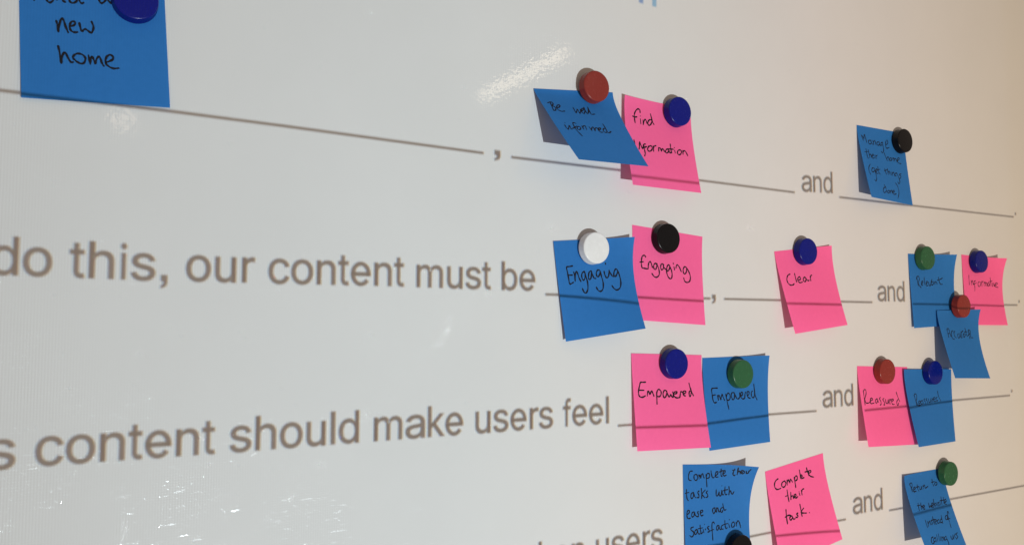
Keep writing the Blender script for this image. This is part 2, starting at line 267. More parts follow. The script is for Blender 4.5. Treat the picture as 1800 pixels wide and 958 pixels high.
'comblue':{"c":[[452.49,1286.61],[522.96,1280.79],[452.77,1210.04],[524.17,1200.47]],"lift":[0.0,16.0,2.0,5.0],"soft":[0.5,0.6],"base":0.3,"ink":[[[146,65],[110,67],[90,93],[82,130],[95,154],[124,157]],[[200,96],[171,107],[169,140],[194,157],[221,140],[218,107],[197,96]],[[241,100],[246,145]],[[245,126],[258,103],[272,138]],[[273,136],[285,98],[304,93],[314,117],[326,133]],[[355,98],[360,150],[364,221]],[[360,117],[377,89],[406,93],[407,122],[383,136],[362,133]],[[432,60],[439,98],[456,131],[478,126]],[[488,117],[528,93],[535,69],[510,74],[496,98],[506,124],[538,121]],[[582,40],[579,78],[583,111],[600,113]],[[555,73],[612,56]],[[603,96],[636,77],[632,56],[613,68],[610,101],[631,110],[657,100]],[[762,35],[746,69],[745,95],[761,103],[772,94]],[[732,50],[767,47]],[[802,23],[797,62],[796,93]],[[798,76],[813,54],[826,63],[832,84]],[[839,74],[860,61],[858,47],[842,50],[840,69],[856,81],[873,72]],[[877,53],[880,72]],[[894,49],[902,73],[921,69]],[[919,50],[921,69]],[[920,55],[930,39],[937,31]],[[47,247],[45,297],[53,345],[71,358]],[[24,287],[82,276]],[[152,276],[118,290],[110,326],[126,338],[149,317],[155,278]],[[155,283],[168,317],[189,331]],[[240,262],[217,278],[234,303],[233,327],[207,329]],[[275,236],[279,288],[275,341]],[[337,252],[283,293],[307,317],[321,331]],[[373,260],[350,279],[371,298],[366,322],[339,329]],[[506,250],[503,308],[528,308],[548,274]],[[548,271],[554,312],[579,303],[588,254]],[[595,259],[598,298],[616,298]],[[591,209],[595,211]],[[639,218],[634,268],[644,300],[666,295]],[[613,259],[680,246]],[[694,215],[701,258],[694,302]],[[698,277],[718,258],[732,287],[750,291],[769,264]],[[40,504],[73,488],[78,461],[54,464],[41,493],[43,532],[61,545],[93,540]],[[153,475],[124,483],[111,510],[121,529],[146,516],[156,478]],[[156,480],[166,510],[189,524]],[[217,472],[200,483],[215,500],[213,524],[193,524]],[[243,491],[281,475],[278,459],[253,464],[243,494],[258,516],[290,508]],[[470,433],[440,446],[438,478],[453,492],[475,468],[472,433]],[[475,433],[481,468],[500,480]],[[498,433],[500,470]],[[499,452],[519,433],[532,473],[556,473]],[[592,430],[562,446],[560,473],[580,481],[598,457]],[[598,392],[608,435],[622,460],[647,451]],[[134,633],[95,644],[93,666],[127,686],[125,720],[96,739],[70,725]],[[184,658],[151,675],[145,706],[165,711],[186,681]],[[187,664],[200,706],[224,706]],[[231,614],[235,664],[244,706],[269,686]],[[200,653],[272,642]],[[275,659],[284,695]],[[299,605],[302,607]],[[310,664],[310,653]],[[369,626],[340,640],[359,659],[369,681],[340,689]],[[452,601],[446,585],[421,590],[411,631],[412,698],[414,773]],[[381,676],[439,659]],[[512,615],[486,632],[483,662],[503,665],[519,632]],[[520,618],[532,659],[553,659]],[[585,615],[560,626],[557,654],[586,657]],[[618,566],[618,615],[627,651],[648,643]],[[594,610],[669,596]],[[676,604],[686,638]],[[689,556],[691,559]],[[748,582],[722,602],[723,635],[752,632],[771,604],[756,581]],[[793,585],[798,626]],[[796,604],[819,571],[839,577],[853,610],[860,642]]]},
'compink':{"c":[[547.58,1272.28],[623.67,1282.28],[555.53,1192.12],[627.18,1207.46]],"lift":[0.0,0.0,9.0,16.0],"soft":[0.2,0.3],"base":0.3,"ink":[[[195,112],[154,122],[124,151],[124,191],[157,215],[215,215]],[[296,156],[252,163],[234,192],[255,214],[289,208],[310,180],[290,155]],[[333,156],[328,208]],[[332,181],[355,157],[372,194]],[[372,194],[395,158],[418,196]],[[459,151],[459,205],[456,262]],[[459,167],[488,145],[509,157],[502,185],[466,194]],[[561,94],[565,149],[567,191],[622,191]],[[557,180],[593,172],[584,153],[561,163]],[[686,97],[695,147],[711,191]],[[652,138],[717,140]],[[700,166],[751,160],[747,142],[716,144],[709,172],[735,203],[785,223]],[[309,253],[305,314],[305,379]],[[263,312],[312,311]],[[362,290],[342,364]],[[351,337],[381,332],[389,363]],[[396,352],[434,346],[431,327],[407,334],[404,358],[434,368],[463,360]],[[495,334],[500,360]],[[496,317],[499,321]],[[539,311],[536,361]],[[536,331],[558,307],[585,306]],[[233,444],[220,515],[213,593]],[[197,518],[251,511],[293,522]],[[309,531],[276,534],[263,556],[280,569],[309,552]],[[311,539],[322,572],[349,571]],[[409,527],[383,533],[400,554],[388,568],[361,561]],[[469,445],[466,512],[463,580]],[[517,500],[460,532],[506,553],[542,562]],[[590,569],[594,574]]]},
'return':{"c":[[739.48,1251.22],[809.77,1252.37],[735.47,1178.99],[805.61,1180.1]],"lift":[3.0,0.0,28.5,23.5],"soft":[0.1,0.25],"base":0.3,"ink":[[[122,110],[139,167],[146,213]],[[116,124],[157,104],[182,122],[169,151],[137,162]],[[141,162],[174,201],[190,228]],[[194,193],[238,183],[238,163],[200,174],[195,214],[246,215]],[[306,140],[295,195],[311,222]],[[265,171],[340,170]],[[340,170],[342,205],[375,204],[392,170]],[[396,171],[394,214]],[[437,165],[430,210]],[[437,185],[483,165],[483,205],[561,188]],[[690,114],[689,166],[698,203]],[[660,152],[743,150]],[[771,158],[733,175],[743,197],[781,191],[793,166],[771,158]],[[199,355],[183,403],[173,447]],[[157,385],[238,385]],[[264,363],[231,440]],[[245,411],[274,399],[271,434]],[[274,425],[326,416],[326,396],[291,406],[283,441],[322,441]],[[453,386],[437,440],[479,419],[482,445],[528,395]],[[505,428],[554,418],[552,397],[518,409],[511,444],[553,444]],[[596,356],[565,440]],[[574,426],[616,405],[623,427],[590,443]],[[662,400],[643,444]],[[712,406],[682,413],[696,435],[672,448]],[[735,404],[725,444]],[[797,348],[762,443]],[[741,394],[807,391]],[[849,360],[818,440]],[[804,396],[875,394]],[[838,426],[894,417],[894,391],[860,403],[842,443],[879,452]],[[235,572],[226,621],[230,663]],[[279,593],[260,652]],[[280,619],[330,595],[320,645]],[[399,589],[363,599],[380,622],[347,643]],[[436,552],[413,627],[418,648]],[[390,593],[470,593]],[[433,629],[492,617],[490,596],[456,607],[441,646],[474,650]],[[564,606],[518,615],[503,649],[544,644]],[[564,606],[560,652]],[[644,606],[600,616],[579,649],[622,645]],[[653,565],[621,665]],[[782,582],[738,597],[730,628],[770,628],[799,595],[782,582]],[[853,575],[854,544],[823,556],[803,627],[794,689],[789,741]],[[753,636],[847,627]],[[277,785],[227,794],[193,832],[201,859],[247,855]],[[323,800],[270,812],[254,846],[299,838]],[[323,800],[311,855]],[[373,771],[344,855]],[[423,768],[386,856]],[[444,802],[422,856]],[[475,812],[450,866]],[[470,832],[514,818],[496,867]],[[586,823],[532,836],[523,866],[570,858]],[[580,822],[586,892],[568,947],[533,952]],[[702,835],[694,882],[735,872],[766,828]],[[762,833],[752,885]],[[837,828],[794,849],[799,876]],[[893,820],[850,841],[867,870],[808,894]]]}}
MAGNETS=[["newhome","blue",36.87,1587.14,0.82],["bewell","red",360.97,1584.85,3.76],["findinfo","blue",447.62,1577.41,2.01],["manage","black",752.03,1588.64,1.2],["engblue","white",360.71,1459.22,2.46],["engpink","black",434.07,1470.78,1.12],["clear","blue",601.31,1467.88,1.37],["relevant","green",784.19,1469.67,0.94],["informative","blue",881.07,1469.83,1.35],["accurate","red",837.63,1420.43,5.32],["emppink","blue",440.17,1369.12,1.97],["empblue","green",514.67,1358.63,1.91],["reapink","red",711.62,1355.12,1.26],["reablue","blue",789.06,1351.76,1.85],["comblue","black",506.14,1213.55,4.96],["return","green",807.59,1248.03,2.99]]
GLYPHS={
'a':{"w":556,"b":[36,530],"l":[[[[245,-28],[215,-27],[188,-22],[161,-16],[134,-7],[110,3],[89,18],[70,33],[55,53],[41,73],[32,96],[25,122],[23,150],[25,173],[30,196],[37,214],[46,231],[59,247],[73,260],[89,272],[108,281],[126,290],[145,296],[164,301],[186,307],[208,310],[230,314],[251,317],[273,320],[298,323],[323,326],[344,327],[363,330],[378,331],[390,334],[400,336],[409,340],[413,342],[418,351],[419,357],[417,373],[414,387],[412,398],[406,408],[400,417],[391,425],[380,433],[369,439],[354,444],[340,448],[321,449],[303,450],[283,449],[265,448],[247,444],[232,439],[218,433],[207,427],[195,419],[187,412],[177,402],[170,395],[165,387],[156,368],[35,398],[54,438],[69,459],[87,478],[107,495],[127,508],[149,522],[173,531],[198,538],[223,544],[248,548],[275,551],[300,551],[317,551],[335,550],[355,548],[375,544],[395,539],[415,533],[436,526],[454,515],[472,505],[489,490],[505,474],[517,455],[529,433],[536,409],[541,382],[543,351],[543,-15],[420,-15],[423,50],[430,52],[422,42],[412,33],[402,23],[388,12],[374,3],[357,-6],[338,-13],[317,-19],[296,-24],[272,-27]],[[261,74],[287,75],[310,79],[331,85],[349,92],[365,101],[379,112],[391,123],[400,136],[409,149],[413,163],[417,178],[419,192],[419,243],[427,247],[408,241],[397,238],[386,237],[375,234],[361,232],[349,231],[338,228],[324,227],[311,225],[271,221],[255,218],[238,216],[222,213],[207,209],[194,204],[183,198],[172,191],[163,184],[157,177],[153,168],[150,157],[149,145],[149,133],[151,125],[157,116],[162,107],[168,101],[178,95],[188,88],[201,83],[214,79],[229,77],[245,75]]]]},
'b':{"w":556,"b":[58,517],"l":[[[[298,-28],[275,-27],[253,-23],[232,-17],[214,-10],[199,0],[186,11],[174,21],[164,32],[155,44],[148,54],[141,64],[151,63],[150,-17],[45,-17],[45,731],[154,731],[151,469],[143,466],[148,473],[155,483],[162,495],[173,506],[184,517],[198,527],[213,537],[231,545],[251,549],[273,554],[298,554],[331,552],[363,545],[392,534],[420,519],[444,498],[466,475],[486,447],[502,417],[514,383],[523,346],[529,307],[530,264],[529,222],[523,183],[515,146],[502,110],[486,80],[467,52],[444,28],[420,8],[392,-8],[363,-19],[331,-27]],[[285,76],[307,77],[326,81],[343,88],[358,100],[373,113],[385,129],[395,145],[404,167],[410,188],[416,212],[418,238],[420,264],[418,292],[416,316],[410,340],[404,362],[395,382],[385,400],[373,414],[359,427],[343,437],[326,445],[307,450],[285,451],[264,450],[246,445],[229,438],[213,428],[200,415],[187,401],[177,385],[168,365],[162,343],[157,319],[153,293],[153,264],[153,237],[157,211],[162,187],[168,164],[177,144],[187,126],[199,112],[214,99],[229,89],[246,81],[265,77]]],[[[50,-8],[150,-8],[150,727],[50,727]]]]},
'c':{"w":500,"b":[30,477],"l":[[[[265,-28],[229,-27],[196,-19],[165,-7],[136,8],[108,29],[85,53],[65,80],[48,111],[34,145],[25,181],[20,219],[17,260],[20,302],[25,341],[34,378],[48,412],[65,443],[85,470],[108,494],[136,515],[165,532],[196,542],[229,550],[265,551],[285,551],[304,549],[322,545],[341,541],[358,535],[375,527],[391,518],[405,509],[420,499],[433,486],[445,473],[456,458],[466,443],[475,426],[482,408],[492,378],[386,350],[380,372],[377,380],[372,389],[367,397],[362,405],[356,412],[350,419],[343,425],[335,430],[327,435],[318,439],[309,442],[298,445],[289,447],[278,447],[265,449],[243,448],[223,442],[205,435],[189,424],[176,411],[163,394],[152,377],[143,356],[136,334],[131,310],[129,286],[127,260],[129,236],[131,211],[136,189],[143,166],[151,146],[163,129],[176,112],[189,99],[205,88],[223,81],[243,77],[265,74],[277,76],[289,77],[299,78],[310,82],[319,85],[328,89],[335,95],[344,100],[351,106],[357,112],[363,120],[370,129],[374,136],[378,145],[382,155],[388,177],[494,149],[484,119],[477,101],[468,84],[458,68],[448,53],[434,39],[422,27],[407,15],[393,6],[377,-3],[360,-10],[343,-18],[323,-22],[305,-25],[285,-28]]]]},
'd':{"w":556,"b":[35,499],"l":[[[[256,-28],[223,-27],[192,-19],[161,-8],[133,8],[108,28],[86,52],[68,80],[52,110],[39,146],[29,182],[23,222],[22,264],[23,307],[29,346],[39,383],[52,417],[68,447],[87,475],[110,498],[135,519],[163,534],[192,545],[224,552],[257,554],[282,554],[304,549],[323,545],[342,537],[357,527],[370,517],[382,506],[392,495],[401,483],[408,473],[415,464],[420,454],[403,731],[512,731],[512,-17],[405,-17],[406,58],[413,62],[408,54],[401,44],[392,32],[382,21],[370,11],[357,0],[340,-10],[324,-17],[303,-23],[281,-27]],[[270,76],[290,77],[308,81],[325,89],[341,99],[355,112],[368,126],[379,144],[387,164],[394,187],[400,211],[402,237],[404,264],[402,293],[400,319],[394,343],[388,365],[379,384],[368,401],[356,415],[341,428],[327,438],[310,445],[290,450],[270,451],[247,450],[229,445],[210,437],[195,427],[180,414],[169,400],[158,382],[149,362],[142,340],[137,316],[134,292],[133,264],[134,238],[137,212],[142,189],[150,167],[158,145],[169,129],[182,113],[196,100],[212,89],[228,81],[248,77]]],[[[407,-8],[507,-8],[507,727],[407,727]]]]},
'e':{"w":556,"b":[40,516],"l":[[[[529,211],[529,262],[526,303],[519,343],[506,382],[489,419],[467,452],[442,481],[413,506],[381,526],[346,540],[311,549],[274,551],[238,547],[203,538],[169,522],[137,501],[109,476],[84,445],[63,412],[47,375],[35,335],[29,295],[27,253],[31,212],[39,172],[53,133],[71,97],[93,65],[120,36],[150,12],[182,-6],[217,-20],[252,-27],[289,-28],[325,-23],[360,-12],[394,4],[424,26],[452,53],[484,94],[394,157],[373,125],[357,108],[340,95],[322,84],[303,78],[284,75],[264,76],[245,80],[226,88],[209,100],[192,115],[177,133],[164,154],[154,177],[146,202],[141,229],[139,256],[140,283],[144,310],[151,336],[160,360],[172,382],[186,401],[202,417],[219,430],[238,440],[257,446],[276,448],[295,447],[315,441],[333,433],[351,420],[367,405],[381,386],[394,364],[404,341],[411,315],[415,289],[417,261],[417,211]]],[[[57,208],[513,208],[513,308],[57,308]]]]},
'f':{"w":278,"b":[14,262],"l":[[[[259,534],[259,436],[1,436],[1,534]]],[[[79,-13],[79,594],[81,615],[83,636],[89,656],[97,674],[106,689],[116,702],[129,715],[142,724],[158,732],[173,736],[188,739],[203,741],[215,741],[226,739],[243,737],[257,732],[277,723],[254,624],[233,635],[221,637],[212,638],[201,637],[192,634],[185,630],[180,624],[176,616],[172,605],[169,591],[169,576],[169,-13]]]]},
'h':{"w":556,"b":[65,491],"l":[[[[163,320],[163,-13],[52,-13],[52,731],[163,731],[163,392],[115,392],[136,446],[154,476],[173,501],[196,521],[222,536],[249,547],[279,553],[309,555],[337,553],[363,549],[387,543],[410,532],[432,518],[450,501],[467,482],[480,459],[491,433],[498,405],[503,374],[504,339],[504,-13],[393,-13],[393,331],[391,359],[385,384],[376,404],[364,420],[348,434],[330,444],[309,450],[285,451],[268,450],[252,447],[237,442],[222,436],[208,428],[198,418],[188,406],[179,393],[173,378],[167,359],[163,341]]],[[[57,-8],[157,-8],[157,727],[57,727]]]]},
'i':{"w":222,"b":[67,155],"l":[[[[66,-13],[66,532],[156,532],[156,-13]]],[[[112,594],[99,596],[78,605],[70,616],[63,625],[58,637],[55,649],[54,662],[55,675],[58,688],[63,700],[70,710],[78,718],[88,726],[112,731],[134,726],[144,718],[153,710],[159,699],[164,688],[168,675],[168,662],[168,649],[164,637],[159,626],[153,616],[143,604],[124,596]]]]},
'k':{"w":500,"b":[67,501],"l":[[[[137,174],[132,312],[154,312],[376,548],[504,543],[251,268],[241,268]]],[[[54,-13],[54,731],[163,731],[163,-13]]],[[[388,-13],[179,263],[256,343],[522,-10]]]]},
'l':{"w":222,"b":[67,155],"l":[[[[54,-13],[168,-13],[168,731],[54,731]]]]},
'm':{"w":833,"b":[65,769],"l":[[[[52,-13],[52,541],[160,541],[160,411],[134,435],[144,456],[154,474],[165,490],[179,505],[194,516],[209,527],[226,536],[242,542],[260,548],[279,551],[297,551],[327,550],[355,542],[379,530],[401,513],[419,491],[434,467],[445,442],[456,398],[408,398],[422,434],[429,453],[440,470],[452,487],[467,502],[482,514],[498,526],[518,535],[538,542],[557,547],[579,550],[601,551],[625,550],[648,547],[670,539],[691,530],[711,518],[729,503],[745,484],[758,463],[769,441],[776,415],[781,386],[782,356],[782,-13],[671,-13],[671,353],[668,378],[663,398],[655,413],[643,426],[628,436],[612,442],[594,446],[576,447],[559,447],[546,445],[532,439],[519,434],[509,428],[501,419],[492,409],[484,398],[480,386],[476,373],[473,359],[472,344],[472,-13],[361,-13],[361,362],[359,381],[355,396],[346,412],[335,424],[322,435],[307,442],[290,446],[269,447],[255,447],[243,445],[230,441],[218,435],[205,427],[195,418],[186,409],[178,397],[172,383],[167,367],[163,351],[163,332],[163,-13]]],[[[57,-8],[157,-8],[157,523],[57,523]]]]},
'n':{"w":556,"b":[65,491],"l":[[[[163,318],[163,-13],[52,-13],[52,544],[161,544],[161,389],[114,389],[136,443],[154,472],[173,498],[196,518],[222,533],[249,544],[279,550],[309,551],[337,550],[363,545],[387,539],[410,528],[432,515],[450,498],[467,478],[480,456],[491,430],[498,402],[503,371],[504,337],[504,-13],[393,-13],[393,329],[391,357],[385,381],[376,401],[364,417],[348,431],[330,440],[309,447],[285,448],[268,447],[252,444],[237,439],[222,432],[208,425],[198,416],[188,403],[179,390],[173,375],[167,357],[163,339]]],[[[57,-8],[157,-8],[157,523],[57,523]]]]},
'o':{"w":556,"b":[35,521],"l":[[[[277,-27],[241,-26],[206,-18],[174,-6],[144,9],[116,30],[92,53],[72,80],[54,111],[39,145],[31,182],[25,220],[22,261],[25,303],[31,342],[39,379],[54,413],[72,444],[92,471],[116,494],[144,515],[174,532],[207,542],[241,550],[277,551],[315,550],[349,542],[382,532],[413,515],[440,494],[464,471],[484,444],[502,413],[516,379],[527,342],[533,303],[534,261],[533,220],[527,182],[516,145],[502,111],[484,80],[464,53],[440,30],[413,9],[382,-6],[350,-18],[315,-26]],[[277,75],[302,78],[323,82],[341,89],[358,101],[373,113],[386,130],[396,147],[405,167],[412,189],[417,212],[420,236],[421,261],[420,286],[417,311],[412,335],[405,356],[396,377],[386,394],[373,411],[358,423],[341,435],[322,443],[302,448],[277,449],[254,448],[234,443],[215,435],[199,424],[185,411],[172,394],[160,377],[151,356],[144,335],[139,311],[136,286],[135,261],[136,236],[139,212],[144,189],[151,167],[160,147],[172,130],[185,113],[199,100],[215,89],[233,82],[254,78]]]]},
'r':{"w":333,"b":[77,332],"l":[[[[64,-13],[64,543],[169,543],[161,463],[159,475],[170,493],[185,510],[203,524],[223,536],[245,543],[267,549],[291,551],[303,551],[314,550],[345,550],[345,433],[319,440],[305,441],[291,443],[268,441],[253,439],[238,434],[225,428],[214,421],[203,411],[193,401],[186,391],[180,377],[175,362],[172,348],[172,331],[172,-13]]],[[[69,-8],[169,-8],[169,523],[69,523]]]]},
's':{"w":500,"b":[32,464],"l":[[[[246,-28],[217,-27],[190,-24],[164,-19],[139,-12],[117,-1],[95,11],[76,25],[60,41],[46,59],[33,79],[25,103],[16,139],[125,162],[136,131],[144,115],[155,103],[168,92],[183,85],[202,78],[223,74],[244,73],[270,74],[294,79],[314,86],[329,95],[343,106],[352,117],[358,128],[359,141],[357,152],[355,162],[350,170],[342,178],[333,186],[321,192],[305,197],[286,202],[194,224],[158,234],[126,247],[99,262],[76,280],[58,302],[45,326],[37,354],[35,383],[37,407],[42,431],[51,452],[64,473],[80,490],[99,506],[119,520],[142,530],[167,541],[195,547],[223,551],[253,551],[282,551],[308,547],[333,542],[356,533],[376,524],[395,512],[413,498],[427,483],[440,466],[451,448],[459,429],[471,396],[364,372],[354,397],[346,409],[337,421],[327,432],[313,440],[296,446],[277,450],[253,453],[231,452],[211,448],[194,442],[179,433],[166,422],[158,411],[153,401],[152,387],[153,375],[155,365],[161,357],[169,349],[180,342],[195,336],[213,329],[234,323],[318,304],[355,294],[388,282],[414,265],[436,247],[454,227],[467,202],[475,175],[477,147],[475,121],[469,98],[461,76],[447,55],[431,36],[412,20],[390,6],[365,-7],[337,-16],[308,-24],[277,-27]]]]},
't':{"w":278,"b":[14,257],"l":[[[[259,551],[259,451],[1,451],[1,551]]],[[[70,682],[168,682],[168,139],[169,122],[170,110],[174,101],[177,93],[181,89],[187,86],[196,84],[207,83],[218,84],[228,86],[249,89],[272,-7],[249,-15],[234,-18],[219,-20],[204,-20],[175,-18],[149,-11],[125,2],[105,20],[89,42],[79,69],[73,98],[70,131]]]]},
'u':{"w":556,"b":[68,489],"l":[[[[247,-28],[220,-27],[194,-22],[170,-15],[148,-4],[126,10],[108,26],[92,46],[78,69],[68,94],[61,123],[56,153],[55,186],[55,536],[165,536],[165,194],[167,166],[172,143],[182,123],[194,106],[210,92],[227,83],[247,78],[272,75],[288,76],[304,79],[319,84],[333,90],[345,99],[356,109],[366,120],[375,134],[383,150],[388,166],[390,185],[392,207],[392,536],[502,536],[502,-21],[394,-21],[394,134],[439,134],[418,80],[402,51],[381,25],[358,5],[333,-10],[306,-20],[277,-27]]],[[[397,-8],[497,-8],[497,532],[397,532]]]]},
'w':{"w":722,"b":[14,709],"l":[[[[157,-13],[-3,536],[109,536],[173,299],[180,274],[186,248],[194,220],[201,192],[208,162],[216,128],[222,95],[232,44],[187,44],[197,94],[204,127],[210,159],[218,189],[225,218],[232,246],[238,272],[245,299],[309,536],[414,536],[478,298],[483,273],[490,246],[497,220],[505,191],[511,160],[518,128],[525,95],[534,44],[488,44],[499,94],[506,127],[514,159],[521,189],[527,218],[534,246],[542,273],[549,299],[612,536],[726,536],[564,-13],[463,-13],[396,234],[377,307],[372,326],[366,345],[362,364],[358,384],[336,479],[387,479],[365,383],[359,364],[356,345],[350,325],[346,307],[341,288],[335,270],[331,252],[326,234],[258,-13]]]]},
',':{"w":278,"b":[87,191],"l":[[[[74,-13],[204,-13],[204,119],[74,119]]],[[[124,17],[122,-56],[103,-85],[74,-103],[74,-166],[166,-128],[204,-64],[204,17]]]]},
'.':{"w":278,"b":[87,191],"l":[[[[74,-13],[204,-13],[204,119],[74,119]]]]}}
WORDS=[["do",-28.35,1427.15,-0.09,1426.82],["this,",8.75,1426.62,58.37,1425.97],["our",68.9,1426.27,107.89,1426.32],["content",116.67,1426.2,206.37,1426.48],["must",215.85,1426.24,273.3,1426.0],["be",282.49,1425.88,310.75,1425.89],["and",710.83,1424.35,754.05,1424.61],["and",604.07,1524.97,647.3,1526.88],["s",-26.11,1324.82,-13.52,1324.88],["content",-4.04,1325.1,87.14,1324.49],["should",95.97,1324.46,175.93,1324.74],["make",186.52,1324.6,251.38,1324.68],["users",261.5,1324.59,326.07,1324.62],["feel",335.35,1324.66,377.71,1324.76],["and",625.42,1324.02,669.13,1324.01],["when",293.4,1222.56,353.83,1222.51],["users",364.89,1222.8,430.43,1222.94],["and",664.34,1221.85,708.63,1221.71],[",",276.69,1524.1,280.72,1524.04],[",",488.49,1423.0,492.11,1422.96]]
LINES=[[[-42.3,1526.79],[-27.08,1525.96],[57.89,1526.13],[124.59,1525.73],[267.3,1524.04]],[[290.28,1523.58],[392.96,1523.77],[496.08,1523.4],[594.26,1522.97]],[[656.71,1523.67],[773.97,1524.24],[964.02,1525.4]],[[319.69,1423.15],[486.52,1422.87]],[[502.14,1422.79],[702.27,1422.81]],[[764.54,1422.9],[964.02,1423.41]],[[386.4,1322.12],[616.75,1321.23]],[[678.27,1321.22],[827.07,1320.96],[940.93,1321.38]],[[442.29,1219.07],[529.65,1218.99],[546.33,1219.26],[653.84,1218.51]],[[718.58,1219.38],[961.88,1219.2],[1088.93,1219.55]]]
DOTS=[[967.93,1529.4],[967.94,1427.53],[944.79,1326.13]]
TITLE=[412.65,1665.93,430.29,1669.35]

# ------------------------------------------------------------------ helpers
def tag(o, label=None, cat=None, group=None, kind=None):
    if label: o['label'] = label
    if cat: o['category'] = cat
    if group: o['group'] = group
    if kind: o['kind'] = kind
    return o

def link(name, bm, mat, parent=None, loc=(0, 0, 0), smooth=True):
    me = bpy.data.meshes.new(name)
    bm.to_mesh(me); bm.free()
    me.materials.append(mat)
    if smooth:
        for p in me.polygons: p.use_smooth = True
    o = bpy.data.objects.new(name, me)
    COL.objects.link(o)
    o.location = loc
    if parent: o.parent = parent
    return o

# ------------------------------------------------------------------ the whiteboard
bm = bmesh.new()
bmesh.ops.create_cube(bm, size=1.0, matrix=Matrix.Translation((0.5, 0.009, 1.45)) @ Matrix.Diagonal((2.4, 0.018, 1.3, 1)))
bmesh.ops.bevel(bm, geom=bm.edges[:], offset=0.002, segments=2, affect='EDGES')
board = link('whiteboard', bm, M_BOARD, smooth=False)
tag(board, 'large glossy whiteboard with scratches and a projected fill-in text across it', 'whiteboard')

# ------------------------------------------------------------------ sticky notes and their handwriting
def hinge(v, s):
    # lift of the paper below the glued strip: a bend of softness s, then nearly straight
    v = max(v, 0.0)
    return (math.sqrt(v * v + s * s) - s) / (math.sqrt(1 + s * s) - s)

def note_point(n, u, v):
    (tlx, tlz), (trx, trz), (blx, blz), (brx, brz) = n['c']
    tl, tr, bl, br = n['lift']
    s = n['soft'][0] + (n['soft'][1] - n['soft'][0]) * u
    d = v + 0.08 * v * (1 - v)
    tx = tlx + (trx - tlx) * u; tz = tlz + (trz - tlz) * u
    bx = blx + (brx - blx) * u; bz = blz + (brz - blz) * u
    y = n['base'] + (tl * (1 - u) ** 3 + tr * u ** 4) * max(0.0, 1 - v) ** 3.2 + (bl * (1 - u) + br * u) * hinge(v, s)
    return Vector((tx + (bx - tx) * d, -y, tz + (bz - tz) * d)) / 1000

def note_normal(n, u, v):
    e = 0.01
    du = note_point(n, u + e, v) - note_point(n, u - e, v)
    dv = note_point(n, u, min(v + e, 1.05)) - note_point(n, u, max(v - e, -0.05))
    m = du.cross(dv).normalized()
    return m if m.y < 0 else -m

def make_note(key, name, colour):
    n = NOTES[key]
    org = note_point(n, 0.5, 0.1)
    bm = bmesh.new()
    K = 28
    front = [[bm.verts.new(note_point(n, i / K, j / K) - org) for i in range(K + 1)] for j in range(K + 1)]
    for j in range(K):
        for i in range(K):
            bm.faces.new((front[j][i], front[j + 1][i], front[j + 1][i + 1], front[j][i + 1]))
    o = link(name, bm, M_PAPER[colour], loc=org)
    return o, org

def catmull(pts, k=4):
    if len(pts) < 3: return pts
    out = []
    P = [pts[0]] + pts + [pts[-1]]
    for i in range(1, len(P) - 2):
        a, b, c, d = P[i - 1], P[i], P[i + 1], P[i + 2]
        for s in range(k):
            t = s / k
            out.append(tuple(0.5 * (2 * b[q] + (c[q] - a[q]) * t + (2 * a[q] - 5 * b[q] + 4 * c[q] - d[q]) * t * t + (3 * b[q] - a[q] - 3 * c[q] + d[q]) * t ** 3) for q in (0, 1)))
    out.append(pts[-1])
    return out

def make_handwriting(key, parent, org, width):
    n = NOTES[key]
    rnd = random.Random(key)
    bm = bmesh.new()
    lay = 0
    for st in n['ink']:
        lay = (lay + 1) % 5
        pts = catmull([(x / 1000, z / 1000) for x, z in st])
        P = [note_point(n, u, v) for u, v in pts]
        Nn = [note_normal(n, min(max(u, .01), .99), v) for u, v in pts]
        rows = []
        L = len(P)
        for i in range(L):
            t = (P[min(i + 1, L - 1)] - P[max(i - 1, 0)])
            t = t.normalized() if t.length > 1e-9 else Vector((1, 0, 0))
            w = width * (0.5 + 0.10 * math.sin(i * 0.9 + lay) + rnd.uniform(-.05, .05)) * (0.82 if i in (0, L - 1) else 1.0)
            s = Nn[i].cross(t).normalized() * w
            c = P[i] + Nn[i] * (0.00008 + 0.00001 * lay) - org
            if i == 0 or i == L - 1:
                # rounded pen ends
                e = t * (w * (-0.7 if i == 0 else 0.7))
                a = [bm.verts.new(c - s), bm.verts.new(c + s)]
                b = [bm.verts.new(c - s * 0.5 + e), bm.verts.new(c + s * 0.5 + e)]
                rows += [b, a] if i == 0 else [a, b]
            else:
                rows.append([bm.verts.new(c - s), bm.verts.new(c + s)])
        for a, b in zip(rows, rows[1:]):
            bm.faces.new((a[0], a[1], b[1], b[0]))
    return link('handwriting', bm, M_INK, parent)

